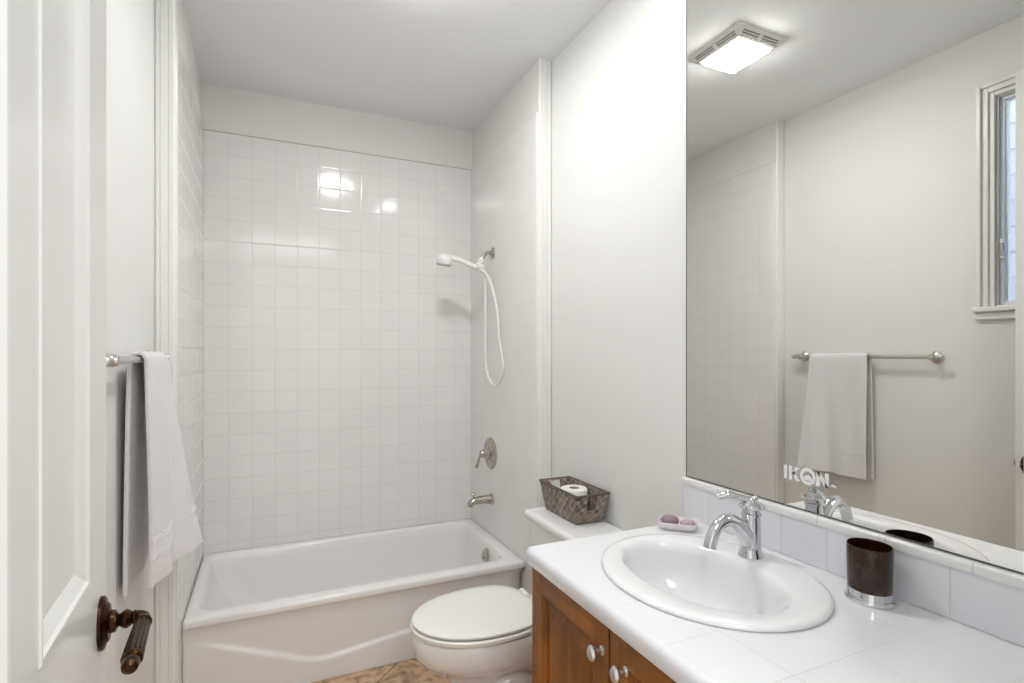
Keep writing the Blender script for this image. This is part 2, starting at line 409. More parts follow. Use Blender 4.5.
# ---------------------------------------------------------------- open panelled door
DA = math.atan2(.047, .797)
door = bpy.data.objects.new('door_1', None); C.objects.link(door); door.location = (-.189, .268, 0); door.rotation_euler = (0, 0, DA); door['kind'] = 'structure'
DW, DT, DH = .80, .035, 2.40      # local: y along the leaf, +x face looks into the room
def Dm():
    return Matrix.LocRotScale(door.location, door.rotation_euler, None)
DM = Dm()
st, mu = .125, .09
pw = (DW-2*st-mu)/2
pan = [(st, st+pw), (DW-st-pw, DW-st)]
zr = [(.22, .79), (.992, 2.27)]
bm = bmesh.new()
ys = [0, st, st+pw, st+pw+mu, DW-st, DW]
for y0, y1 in ((0, st), (st+pw, st+pw+mu), (DW-st, DW)): box(bm, -DT, 0, y0, y1, .01, DH, DM)
for y0, y1 in pan:
    for z0, z1 in ((.01, .22), (.79, .992), (2.27, DH)): box(bm, -DT, 0, y0, y1, z0, z1, DM)
link_bm('door_frame_boards', bm, door_m, door)
for y0, y1 in pan:
    for z0, z1 in zr:
        bm = bmesh.new()
        def ring(m, x, s=1): return [DM @ Vector((x, y, z)) for y, z in ((y0+m, z0+m), (y1-m, z0+m), (y1-m, z1-m), (y0+m, z1-m))]
        # moulding, recess and raised field on the room side; flat field behind
        loft(bm, [ring(0, -.030), ring(0, 0), ring(.002, .0025), ring(.007, .002), ring(.010, -.002), ring(.024, -.009), ring(.027, -.011), ring(.030, -.011)], True, True)
        link_bm('door_panel', bm, door_m, door, smooth=True, angle=12)
# lever handle set
HY = DW-.046; HZ = .903
def D3(x, y, z): return DM @ Vector((x, y, z))
ax = (DM.to_3x3() @ Vector((1, 0, 0)))
lev = bpy.data.objects.new('door_handle', None); C.objects.link(lev); lev.parent = door; lev.matrix_parent_inverse = parent_inv(door); lev.location = D3(0, HY, HZ)
bm = bmesh.new(); lathe(bm, [(.030, 0), (.030, .004), (.0275, .007), (.023, .0085), (.020, .012), (.013, .0135), (.012, .02)], D3(0, HY, HZ), ax, 36, 1, 1.38, u=(DM.to_3x3() @ Vector((0, 1, 0))))
link_bm('rose', bm, bronze, lev, smooth=True)
bm = bmesh.new(); lathe(bm, [(.009, .012), (.009, .016), (.0125, .019), (.0125, .021), (.009, .024), (.0135, .030), (.0145, .034), (.0105, .040), (.009, .041), (.011, .043), (.011, .045), (.0085, .047), (.0085, .049)], D3(0, HY, HZ), ax, 24)
tube(bm, [D3(.044, HY, HZ), D3(.049, HY-.001, HZ), D3(.055, HY-.007, HZ), D3(.057, HY-.020, HZ-.001)], [.0090, .0098, .0098, .0085], 20)
link_bm('neck', bm, bronze, lev, smooth=True)
bm = bmesh.new()
gy = (DM.to_3x3() @ Vector((0, -1, -.03)))
prof = [(.010, 0), (.0150, .002), (.0155, .006), (.012, .009)]
lathe(bm, [(.0085, 0), (.0120, .002), (.0124, .006), (.0098, .009), (.0098, .012), (.0110, .04), (.0118, .105), (.0128, .107), (.0136, .112), (.0124, .116), (.0104, .118), (.0112, .124), (.0098, .134), (.005, .138)], D3(.057, HY-.018, HZ-.001), gy, 24)
for k in range(12):   # reeds on the grip
    a = 2*PI*k/12; u, v, d = basis(gy); o = D3(.057, HY-.018, HZ-.001)
    tube(bm, [o+d*.012+(u*math.cos(a)+v*math.sin(a))*.0097, o+d*.104+(u*math.cos(a)+v*math.sin(a))*.0116], .0018, 6, 0)
link_bm('grip', bm, bronze, lev, smooth=True)
link_bm('latch_bolt', (lambda b: (box(b, -.024, -.010, DW, DW+.011, HZ-.01, HZ+.01, DM), b)[1])(bmesh.new()), nickel, door, bevel=.002)

# ---------------------------------------------------------------- towel rail and towel
BZ = 1.306; BX = -.300
t = thing('towel_rail', 'nickel towel rail with round end knobs on the left wall', 'towel rail', (XL, 1.66, BZ))
bm = bmesh.new(); tube(bm, [(BX, 1.355, BZ), (BX, 2.045, BZ)], .0085, 16, 0); link_bm('rail', bm, satin, t, smooth=True)
for y in (1.385, 2.030):
    s = -1 if y < 1.6 else 1
    bm = bmesh.new(); lathe(bm, [(.027, 0), (.027, .005), (.023, .010), (.016, .014), (.010, .018), (.0095, .026), (.012, .031), (.0140, .038), (.0140, .052), (.011, .060), (.004, .062)], (XL, y, BZ), (1, 0, 0), 28)
    lathe(bm, [(.010, 0), (.012, .012), (.008, .018), (.011, .025), (.009, .034), (.003, .037)], (BX, y+s*.010, BZ), (0, s, 0), 20)
    link_bm('bracket', bm, satin, t, smooth=True)

def towel():
    bm = bmesh.new()
    nu, nv = 26, 90
    y0t, y1t = 1.655, 1.950
    Lb, Lf = .605, .590         # back and front drops
    def pt(u, s, layer):       # u across (0 near..1 far), s 0..1 along path
        tot = Lb+Lf+.04; d = s*tot
        r = .0125
        if d < Lb:                                    # back panel, bottom to top
            k = (Lb-d)/Lb; z = BZ - (Lb-d)
            x = BX - r - .011*min(1, k*1.2)**.8 + .003*math.sin(u*9+k*2)*k
            y = y0t + (y1t-y0t)*u - .006*(1-u)*k + .004*u*k
            z -= .0
        elif d < Lb+.04:
            a = (d-Lb)/.04*PI; z = BZ + r*math.sin(a); x = BX - r*math.cos(a); y = y0t+(y1t-y0t)*u
        else:
            k = (d-Lb-.04)/Lf; z = BZ - k*Lf
            flare = .004 + .085*k**1.25
            x = BX + r + flare*(.02+1.02*u) + .010*k*math.sin(u*7.5+.6) + .007*math.sin(u*15+k*3)*k
            y = y0t + (y1t-y0t)*u - .002*(1-u)*k + .012*u*k
            z -= -.012*(u-.5)*k
        return Vector((x, y, z))
    rings = [[pt(i/nu, j/nv, 0) for i in range(nu+1)] for j in range(nv+1)]
    V = [[bm.verts.new(p) for p in r] for r in rings]
    for j in range(nv):
        for i in range(nu): bm.faces.new((V[j][i], V[j][i+1], V[j+1][i+1], V[j+1][i]))
    return bm, pt
bm, tpt = towel()
tw = link_bm('hand_towel', bm, towel_m, None, smooth=True, angle=80)
tag(tw, 'pale lavender-white terry towel hanging over the left wall rail', 'towel')
md = tw.modifiers.new('solid', 'SOLIDIFY'); md.thickness = .011; md.offset = 1
md = tw.modifiers.new('bev', 'BEVEL'); md.width = .004; md.segments = 3; md.limit_method = 'ANGLE'; md.angle_limit = math.radians(60)
# woven band ridges near the hem
bm = bmesh.new()
tot = .605+.590+.04
for zz in (.500, .508, .538, .546):
    s = (.605+.04+zz-.03)/tot
    pts = [tpt(i/20, s, 0)+Vector((.0115, 0, 0)) for i in range(21)]
    tube(bm, pts, .0018, 6, 0)
for zz in (.49, .515):
    s = (.60-zz)/tot
    tube(bm, [tpt(i/20, s, 0)+Vector((.001, 0, 0)) for i in range(21)], .0011, 6, 0)
hb = link_bm('woven_band', bm, plain('towel_band', (.80, .785, .805), .8), tw, smooth=True)

# ---------------------------------------------------------------- bathtub
tub = thing('bathtub', 'white enamelled alcove bathtub with curved relief on its apron', 'bathtub', ((AL+AR)/2, 2.66, 0))
TX0, TX1, TY0, TY1 = AL+.001, AR-.001, 2.2935, YB-.001
bm = bmesh.new()
rings = [rrect(TX0, TX1, TY0-.003, TY1, .014, ZR-.028), rrect(TX0, TX1, TY0-.003, TY1, .014, ZR-.012),
         rrect(TX0+.003, TX1-.003, TY0, TY1-.003, .016, ZR-.004), rrect(TX0+.010, TX1-.010, TY0+.008, TY1-.008, .02, ZR)]
ix0, ix1, iy0, iy1 = TX0+.030, TX1-.062, TY0+.062, TY1-.042
rings += [rrect(ix0, ix1, iy0, iy1, .07, ZR), rrect(ix0+.006, ix1-.006, iy0+.006, iy1-.006, .075, ZR-.003), rrect(ix0+.014, ix1-.011, iy0+.012, iy1-.012, .08, ZR-.012)]
for k in range(1, 13):
    q = k/12; e = q*q*.55+q*.12
    rings.append(rrect(ix0+.014+.26*(q**1.25)*.75+.03*e, ix1-.011-.065*q-.03*e, iy0+.012+.055*q+.02*e, iy1-.012-.05*q-.02*e, .08+.03*q, ZR-.012-.275*math.sin(q*PI/2)**1.0))
l = rings[-1]
cx = sum(p.x for p in l)/len(l); cy = sum(p.y for p in l)/len(l)
for f, dz in ((.9, .014), (.6, .020), (.3, .024)):
    rings.append([Vector((cx+(p.x-cx)*f, cy+(p.y-cy)*f, p.z-dz)) for p in l])
loft(bm, rings, False, True)
link_bm('tub_shell', bm, tub_m, tub, smooth=True, angle=50)
# apron with a wave in relief
def wave(x):
    pts = [(-.3, .262), (-.142, .214), (.165, .090), (.225, .086), (.566, .126), (1.13, .195)]
    for (a, za), (b, zb) in zip(pts, pts[1:]):
        if x <= b: 
            t = (x-a)/(b-a); return za+(zb-za)*t
    return pts[-1][1]
def wsm(x): return sum(wave(x+d) for d in (-.05, -.025, 0, .025, .05))/5
bm = bmesh.new(); nx, nz = 160, 70
V = []
for i in range(nx+1):
    x = TX0+(TX1-TX0)*i/nx; w = wsm(x); row = []
    fade = min(1, max(0, (x-TX0-.02)/.14)) * min(1, max(0, (TX1-x-.02)/.1))
    for j in range(nz+1):
        z = 0+(ZR-.0275)*j/nz
        s = 1/(1+math.exp((z-w)/.0035))          # 1 below the wave
        y = TY0+.010 - .009*s*fade
        y -= .013*math.exp(-(ZR-.0275-z)/.016)      # sweeps out to the rim
        if x > TX1-.10:
            q = (x-(TX1-.10))/.10; y += .045*q*q*min(1, (ZR-.0275-z)/.05)
        row.append(bm.verts.new((x, y, z)))
    V.append(row)
for i in range(nx):
    for j in range(nz): bm.faces.new((V[i][j], V[i+1][j], V[i+1][j+1], V[i][j+1]))
o = link_bm('apron', bm, tub_m, tub, smooth=True, angle=60)
md = o.modifiers.new('solid', 'SOLIDIFY'); md.thickness = .004; md.offset = 1 if o.data.polygons[0].normal.y > 0 else -1
# overflow plate and drain
bm = bmesh.new(); lathe(bm, [(.036, 0), (.036, .004), (.031, .008), (.012, .010), (.008, .013), (.002, .0135)], (1.034, 2.585, .278), (-1, 0, .18), 28)
lathe(bm, [(.007, .010), (.007, .022), (.003, .024)], (1.034, 2.585, .266), (-1, 0, .1), 12)
link_bm('overflow_plate', bm, nickel, tub, smooth=True)
bm = bmesh.new(); lathe(bm, [(.034, 0), (.034, .003), (.026, .005), (.024, .002)], (.80, 2.66, .030), (0, 0, 1), 28); link_bm('drain', bm, nickel, tub, smooth=True)

# ---------------------------------------------------------------- shower fittings on the right alcove wall
WX = AR-.0005
t = thing('tub_spout', 'nickel tub spout with diverter knob below the shower valve', 'faucet', (WX, 2.71, .532))
bm = bmesh.new(); lathe(bm, [(.0300, 0), (.030, .008), (.026, .011), (.0235, .03)], (WX, 2.71, .530), (-1, 0, 0), 28, 1, 1)
tube(bm, [(WX-.02, 2.71, .531), (WX-.07, 2.71, .531), (WX-.105, 2.71, .528), (WX-.122, 2.71, .518), (WX-.126, 2.71, .502)], [.0235, .022, .020, .017, .016], 24)
link_bm('spout_body', bm, nickel, t, smooth=True)
bm = bmesh.new(); lathe(bm, [(.004, 0), (.004, .018), (.009, .020), (.010, .026), (.006, .031), (.001, .032)], (WX-.108, 2.71, .545), (0, 0, 1), 16)
link_bm('diverter_knob', bm, nickel, t, smooth=True)
t = thing('shower_valve', 'round nickel shower valve plate with single lever on tiled wall', 'shower valve', (WX, 2.725, .775))
bm = bmesh.new(); lathe(bm, [(.085, 0), (.085, .004), (.079, .009), (.066, .011), (.062, .008), (.054, .008), (.050, .013), (.036, .018)], (WX, 2.725, .778), (-1, 0, 0), 40)
link_bm('escutcheon', bm, nickel, t, smooth=True)
bm = bmesh.new(); lathe(bm, [(.034, .012), (.034, .022), (.027, .030), (.026, .044), (.020, .050), (.018, .060), (.010, .066), (.002, .067)], (WX, 2.725, .778), (-1, 0, 0), 28)
link_bm('hub', bm, nickel, t, smooth=True)
bm = bmesh.new(); tube(bm, [(WX-.052, 2.725, .775), (WX-.068, 2.73, .752), (WX-.071, 2.742, .722), (WX-.076, 2.75, .700)], [.009, .006, .0065, .0085], 14); link_bm('valve_lever', bm, nickel, t, smooth=True)

SY, SZ = 2.70, H+.548
t = thing('shower_outlet', 'nickel shower arm and flange high on the tiled wall', 'shower arm', (WX, SY, SZ))
bm = bmesh.new(); lathe(bm, [(.032, 0), (.031, .004), (.022, .009), (.013, .013)], (WX, SY, SZ), (-1, 0, 0), 28)
link_bm('flange', bm, nickel, t, smooth=True)
bm = bmesh.new(); tube(bm, [(WX-.004, SY, SZ), (WX-.03, SY, SZ-.002), (WX-.052, SY, SZ-.018), (WX-.068, SY, SZ-.040)], .0105, 16)
link_bm('pipe', bm, nickel, t, smooth=True)
t = thing('handheld_shower', 'white handheld shower head with looping hose on the nickel arm', 'shower head', (WX-.075, SY, SZ-.05))
bm = bmesh.new()
lathe(bm, [(.013, 0), (.017, .004), (.017, .020), (.0145, .024), (.0145, .038), (.020, .042), (.020, .060), (.014, .066)], (WX-.062, SY, SZ-.034), (-.45, 0, -.9), 20)
tube(bm, [(WX-.088, SY-.018, SZ-.083), (WX-.078, SY+.02, SZ-.068)], .0135, 14, 0)
lathe(bm, [(.019, -.020), (.020, -.012), (.020, .016), (.016, .020)], (WX-.086, SY-.02, SZ-.083), (-.95, 0, .28), 18)
link_bm('holder', bm, white_p, t, smooth=True)
hd = Vector((WX-.258, SY+.05, SZ-.047))
bm = bmesh.new()
tube(bm, [(WX-.058, SY-.03, SZ-.112), (WX-.080, SY-.022, SZ-.098), (WX-.13, SY, SZ-.071), (WX-.18, SY+.022, SZ-.048), (WX-.225, SY+.04, SZ-.036)], [.010, .0145, .0135, .0140, .018], 16)
link_bm('shower_wand', bm, white_p, t, smooth=True)
bm = bmesh.new(); lathe(bm, [(.004, .032), (.020, .030), (.034, .022), (.042, .008), (.044, -.004), (.043, -.020), (.040, -.026)], hd, (.12, -.10, 1), 32)
sh = link_bm('spray_head', bm, white_p, t, smooth=True)
bm = bmesh.new(); lathe(bm, [(.040, -.025), (.037, -.030), (.012, -.031), (.002, -.031)], hd, (.12, -.10, 1), 32); link_bm('spray_face', bm, grey_p, sh, smooth=True)
bm = bmesh.new()
hose = [(WX-.056, 2.672, H+.434), (WX-.052, 2.680, H+.40), (WX-.050, 2.680, H+.335), (WX-.048, 2.686, H+.18), (WX-.046, 2.692, H+.02), (WX-.046, 2.670, H-.094), (WX-.042, 2.615, H-.152),
        (WX-.036, 2.560, H-.162), (WX-.032, 2.500, H-.11), (WX-.032, 2.488, H-.04), (WX-.034, 2.530, H+.07), (WX-.036, 2.535, H+.13), (WX-.038, 2.548, H+.22), (WX-.044, 2.60, H+.345), (WX-.055, 2.65, H+.42), (WX-.072, 2.69, H+.455)]
tube(bm, hose, .0068, 12, 8)
link_bm('hose', bm, white_p, t, smooth=True)

# ---------------------------------------------------------------- toilet
TYC = 1.775
t = thing('toilet', 'white two-piece toilet with closed elongated lid between tub and vanity', 'toilet', (.75, TYC, 0))
def egg(xf, xb, w, z, n=48, pw=2.0, cxf=.56, yc=TYC):
    """outline pointing to -x; widest at fraction cxf from the front; back end squarer"""
    xf -= .008; w *= 1.025
    xc = xf+(xb-xf)*cxf; out = []
    for k in range(n):
        a = 2*PI*k/n; c, s = math.cos(a), math.sin(a)
        if c < 0: out.append(Vector((xc + c*(xc-xf), yc + s*w, z)))
        else:
            p = 2/ (2.9)
            out.append(Vector((xc + abs(c)**p*(xb-xc), yc + math.copysign(abs(s)**p, s)*w, z)))
    return out
SZt = .381                      # bowl rim height
bm = bmesh.new()
rings = [egg(.575, .955, .112, 0), egg(.575, .955, .112, .02), egg(.588, .95, .100, .05), egg(.590, .95, .096, .12), egg(.580, .95, .100, .20),
         egg(.560, .955, .112, .235), egg(.520, .955, .138, .258), egg(.480, .955, .162, .280), egg(.460, .955, .175, .308), egg(.453, .955, .181, .340), egg(.452, .955, .181, .358), egg(.454, .955, .180, .368), egg(.460, .952, .175, SZt),
         egg(.50, .93, .14, SZt)]
loft(bm, rings)
link_bm('bowl', bm, porc, t, smooth=True, angle=60)
bm = bmesh.new()
for s in (-1, 1):   # trapway swelling on each flank
    tube(bm, [(.66, TYC+s*.085, .06), (.71, TYC+s*.096, .17), (.79, TYC+s*.10, .20), (.86, TYC+s*.096, .13), (.90, TYC+s*.085, .04)], [.030, .036, .040, .038, .03], 16)
link_bm('trapway', bm, porc, t, smooth=True)
bm = bmesh.new()
loft(bm, [egg(.486, .885, .148, SZt-.001), egg(.484, .885, .150, SZt+.0068), egg(.451, .888, .182, SZt+.0072), egg(.450, .888, .183, SZt+.0175), egg(.453, .886, .180, SZt+.0205), egg(.464, .880, .169, SZt+.0205), egg(.468, .878, .165, SZt+.0150)])
link_bm('seat', bm, seat_m, t, smooth=True, angle=50)
bm = bmesh.new()
LZ = SZt+.0205
loft(bm, [egg(.486, .885, .147, LZ-.004), egg(.484, .885, .149, LZ+.0058), egg(.456, .888, .176, LZ+.0062), egg(.455, .888, .177, LZ+.013), egg(.462, .884, .171, LZ+.016), egg(.50, .86, .14, LZ+.0185), egg(.58, .80, .08, LZ+.0195)])
link_bm('lid', bm, seat_m, t, smooth=True, angle=60)
for s in (-1, 1):
    bm = bmesh.new(); lathe(bm, [(.012, -.03), (.013, -.026), (.013, .026), (.012, .03)], (.899, TYC+s*.075, SZt+.020), (0, 1, 0), 16)
    box(bm, .885, .915, TYC+s*.075-.022, TYC+s*.075+.022, SZt, SZt+.016)
    link_bm('hinge', bm, seat_m, t, smooth=True)
bm = bmesh.new(); box(bm, .90, 1.06, TYC-.10, TYC+.10, SZt-.09, SZt-.002)
link_bm('tank_shelf', bm, porc, t, bevel=.02, seg=4)
TZ = .648
bm = bmesh.new()
loft(bm, [rrect(1.000, 1.170, TYC-.190, TYC+.190, .03, SZt), rrect(.985, 1.175, TYC-.205, TYC+.205, .03, SZt+.03), rrect(.978, 1.175, TYC-.214, TYC+.214, .03, TZ)])
link_bm('tank', bm, porc, t, smooth=True, angle=50)
bm = bmesh.new()
loft(bm, [rrect(.972, 1.178, TYC-.219, TYC+.219, .03, TZ), rrect(.960, 1.182, TYC-.228, TYC+.228, .032, TZ+.007), rrect(.960, 1.182, TYC-.228, TYC+.228, .032, TZ+.026), rrect(.966, 1.178, TYC-.222, TYC+.222, .03, TZ+.034), rrect(.985, 1.165, TYC-.20, TYC+.20, .02, TZ+.0355)])
link_bm('tank_lid', bm, porc, t, smooth=True, angle=60)
TLZ = TZ+.0355

# ---------------------------------------------------------------- basket and rolls
bx, by = 1.103, 1.832
t = thing('storage_basket', 'woven grey-brown storage basket with handle slots on toilet tank', 'basket', (bx, by, TLZ))
b0 = (.058, .118); b1 = (.071, .148); bh = .112
def bpt(a, b, z, ins=0):
    k = z/bh; return Vector((bx+a*(b0[0]+(b1[0]-b0[0])*k-ins), by+b*(b0[1]+(b1[1]-b0[1])*k-ins), TLZ+.001+z))
bm = bmesh.new()
def quadslab(bm, P, Q):   # P outer quad, Q inner quad
    loft(bm, [P, Q])
th = .005
for a in (-1, 1):   # long sides
    quadslab(bm, [bpt(a, -1, 0), bpt(a, 1, 0), bpt(a, 1, bh), bpt(a, -1, bh)], [bpt(a, -1, 0, th), bpt(a, 1, 0, th), bpt(a, 1, bh, th), bpt(a, -1, bh, th)])
for b in (-1, 1):   # short ends with a slot
    for (a0, a1, z0, z1) in ((-1, -.33, 0, bh), (.33, 1, 0, bh), (-.33, .33, 0, .052), (-.33, .33, bh-.006, bh)):
        quadslab(bm, [bpt(a0, b, z0), bpt(a1, b, z0), bpt(a1, b, z1), bpt(a0, b, z1)],
                 [bpt(a0*.99, b, z0, th) if 0 else bpt(a0, b, z0)-Vector((0, b*th, 0)), bpt(a1, b, z0)-Vector((0, b*th, 0)), bpt(a1, b, z1)-Vector((0, b*th, 0)), bpt(a0, b, z1)-Vector((0, b*th, 0))])
quadslab(bm, [bpt(-1, -1, 0), bpt(1, -1, 0), bpt(1, 1, 0), bpt(-1, 1, 0)], [bpt(-1, -1, .004), bpt(1, -1, .004), bpt(1, 1, .004), bpt(-1, 1, .004)])
link_bm('basket_body', bm, weave, t)
bm = bmesh.new()
pr = [bpt(-1, -1, bh), bpt(1, -1, bh), bpt(1, 1, bh), bpt(-1, 1, bh)]
for p, q in zip(pr, pr[1:]+pr[:1]): tube(bm, [p, q], .0042, 8, 0)
link_bm('basket_rim', bm, plain('dark_binding', (.11, .09, .075), .6), t, smooth=True)
def roll(y, z0, lab, x=bx+.002):
    r = thing('toilet_roll', lab, 'toilet roll', (x, y, z0))
    bm = bmesh.new(); R0, R1, h = .0525, .020, .102
    n = 36
    prof = [(R1, 0), (R0-.003, 0), (R0, .003), (R0, h-.003), (R0-.003, h), (R1, h), (R1, 0)]
    lathe(bm, prof, (x, y, z0), (0, 0, 1), n, cap0=False, cap1=False)
    link_bm('paper', bm, paper, r, smooth=True, angle=50)
    bm = bmesh.new(); lathe(bm, [(R1, .001), (R1, h-.001), (R1-.0012, h-.001), (R1-.0012, .001), (R1, .001)], (x, y, z0), (0, 0, 1), n, cap0=False, cap1=False)
    link_bm('core', bm, card, r, smooth=True, angle=50)
    return r
roll(by-.004, TLZ+.007, 'white toilet paper roll standing in the woven basket')

# ---------------------------------------------------------------- vanity cabinet
CX, CY0, CY1, CZ = .646, YF+.002, 1.246, .777
t = thing('vanity_cabinet', 'orange-brown stained wood vanity cabinet with raised panel doors', 'cabinet', (.9, .74, 0))
link_bm('carcass', B((CX+.019, XR-.001, CY0, CY0+.018, .09, CZ), (CX+.019, XR-.001, CY1-.018, CY1, .0, CZ), (CX+.019, XR-.001, CY0, CY1, .09, .108), (XR-.012, XR-.002, CY0, CY1, .1, CZ),
                     (CX+.07, CX+.085, CY0, CY1, 0, .09)), wood_v, t)
bm = B((CX+.0, CX+.019, CY0, CY1, CZ-.012, CZ), (CX+.0, CX+.019, CY0, CY1, .09, .12), (CX, CX+.019, CY1-.02, CY1, .12, CZ-.012), (CX, CX+.019, .886, .916, .12, CZ-.012), (CX, CX+.019, .53, .56, .12, CZ-.012), (CX, CX+.019, CY0, CY0+.02, .12, CZ-.012))
link_bm('face_frame', bm, plain('dark_stain', (.12, .045, .012), .4), t)
def cab_door(y0, y1, knob_y, z0=.115, z1=CZ-.006, name='door'):
    xf = CX-.020; w = .054
    e = bpy.data.objects.new(name, None); C.objects.link(e); e.parent = t; e.matrix_parent_inverse = parent_inv(t); e.location = (xf, y0, z0)
    for ya in (y0, y1-w): link_bm('stile', B((xf, CX-.001, ya, ya+w, z0, z1)), wood_v, e, bevel=.0025)
    for za in (z0, z1-w): link_bm('rail', B((xf, CX-.001, y0+w, y1-w, za, za+w)), wood_h, e, bevel=.0015)
    bm = bmesh.new()
    def r(m, x): return [Vector((x, y, z)) for y, z in ((y0+w+m, z0+w+m), (y1-w-m, z0+w+m), (y1-w-m, z1-w-m), (y0+w+m, z1-w-m))]
    loft(bm, [r(0, CX-.004), r(0, xf+.005), r(.004, xf+.008), r(.007, xf+.011), r(.012, xf+.012), r(.036, xf+.004), r(.038, xf+.003)], True, True)
    link_bm('panel', bm, wood_v, e, smooth=True, angle=12)
    k = bpy.data.objects.new('knob', None)
    bm = bmesh.new(); lathe(bm, [(.010, 0), (.0105, .003), (.006, .006), (.0055, .015), (.013, .019), (.0165, .024), (.0165, .028), (.012, .033), (.004, .035)], (xf, knob_y, .714), (-1, 0, 0), 28, 1, .78, u=(0, 0, 1))
    link_bm('knob', bm, pewter, e, smooth=True)
    return e
cab_door(.905, CY1-.001, .922)
cab_door(.549, .897, .842)
cab_door(CY0+.01, .541, .505)

# counter with bullnose front edge, cut for the sink
SX, SYC = .904, .921; OA, OB = .222, .260
CT = .820; NX = .612; NY1 = 1.263
t = thing('countertop', 'white tiled vanity countertop with rounded edge tiles around the sink', 'countertop', (.9, .74, CZ))
bm = bmesh.new()
x0, x1, y0, y1 = NX+.016, XR-.001, CY0, NY1-.016
ha, hb = OA-.02, OB-.02
n = 64
inner = []; outer = []
corner_angs = sorted(set([2*PI*k/n for k in range(n)] + [math.atan2(yy-SYC, xx-SX) % (2*PI) for xx in (x0, x1) for yy in (y0, y1)]))
for a in corner_angs:
    c, s = math.cos(a), math.sin(a); inner.append((SX+ha*c, SYC+hb*s))
    tt = min((x1-SX)/c if c > 1e-9 else ((x0-SX)/c if c < -1e-9 else 1e9), (y1-SYC)/s if s > 1e-9 else ((y0-SYC)/s if s < -1e-9 else 1e9))
    outer.append((SX+tt*c, SYC+tt*s))
L = lambda P, z: [Vector((x, y, z)) for x, y in P]
loft(bm, [L(inner, CZ+.001), L(inner, CT), L(outer, CT), L(outer, CZ+.001), L(inner, CZ+.001)], False, False)
link_bm('tile_top', bm, ctr_m, t)
# rounded edge: profile swept along front then far end, with a rounded plan corner
bm = bmesh.new(); pr = []
R = .016
for k in range(7):
    a = PI/2*k/6; pr.append((R*math.sin(a), CT-R+R*math.cos(a)))      # distance outwards, z
pr = pr + [(R, CZ+.004), (R-.003, CZ+.001), (-.002, CZ+.001), (-.002, CT-.001)]
path = [((NX+.016, CY0), (-1, 0))]
path.append(((NX+.016+.012, NY1-.016-.012-.012), (-1, 0)))
path = [((NX+R, CY0), (-1, 0)), ((NX+R, NY1-R-.002), (-1, 0))]
for k in range(1, 8):
    a = PI/2*k/8; path.append(((NX+R+.002-.002*math.cos(a), NY1-R-.002+.002*math.sin(a)), (-math.cos(a), math.sin(a))))
path += [((NX+R+.002, NY1-R), (0, 1)), ((XR-.001, NY1-R), (0, 1))]
loft(bm, [[Vector((p[0]+d[0]*q, p[1]+d[1]*q, z)) for q, z in pr] for p, d in path], True, True)
link_bm('edge_tiles', bm, vcap_m, t, smooth=True, angle=50)
SFX = 1.172
t = thing('backsplash', 'low white tiled backsplash with rounded cap between counter and mirror', 'backsplash', (SFX, .74, CT))
link_bm('splash_tiles', B((SFX, XR-.001, CY0, NY1+.024, CT+.001, .920)), splash_m, t)
bm = bmesh.new(); pr = [(XR-.001, .920), (SFX-.003, .920), (SFX-.004, .926)]
for k in range(6):
    a = PI/2*k/5; pr.append((SFX-.004+.007*(1-math.cos(a)), .934+.006*math.sin(a)))
pr += [(XR-.001, .940)]
extrude_poly(bm, pr, lambda x, z: Vector((x, CY0, z)), lambda x, z: Vector((x, NY1+.030, z)))
link_bm('backsplash_cap', bm, cap_m, t, smooth=True, angle=50)

# ---------------------------------------------------------------- sink
t = thing('sink', 'white oval drop-in sink set into the tiled counter', 'sink', (SX, SYC, CT))
def ell(cx, cy, a, b, z, n=64): return [Vector((cx+a*math.cos(2*PI*k/n), cy+b*math.sin(2*PI*k/n), z)) for k in range(n)]
BXc, BYc, BA, BBb = .889, .932, .139, .211
bm = bmesh.new()
rings = [ell(SX, SYC, OA-.004, OB-.004, CT), ell(SX, SYC, OA, OB, CT+.003), ell(SX, SYC, OA-.001, OB-.001, CT+.008), ell(SX, SYC, OA-.007, OB-.007, CT+.0115), ell(SX, SYC, OA-.018, OB-.018, CT+.0125)]
rings += [ell(BXc+.002, BYc, BA+.012, BBb+.008, CT+.0110), ell(BXc, BYc, BA+.004, BBb+.003, CT+.0085), ell(BXc, BYc, BA-.003, BBb-.003, CT+.002), ell(BXc, BYc, BA-.008, BBb-.009, CT-.015)]
for k in range(1, 10):
    q = k/10; rings.append(ell(BXc+.02*q, BYc, (BA-.008)*math.cos(q*PI/2*.93)**.62, (BBb-.009)*math.cos(q*PI/2*.93)**.70, CT-.015-.125*math.sin(q*PI/2)))
rings.append(ell(BXc+.02, BYc, .022, .022, CT-.143))
loft(bm, rings, False, True)
o = link_bm('basin', bm, sink_m, t, smooth=True, angle=70)
bm = bmesh.new(); lathe(bm, [(.024, 0), (.024, .003), (.018, .004), (.016, .002)], (BXc+.02, BYc, CT-.143), (0, 0, 1), 24); link_bm('sink_drain', bm, chrome, t, smooth=True)

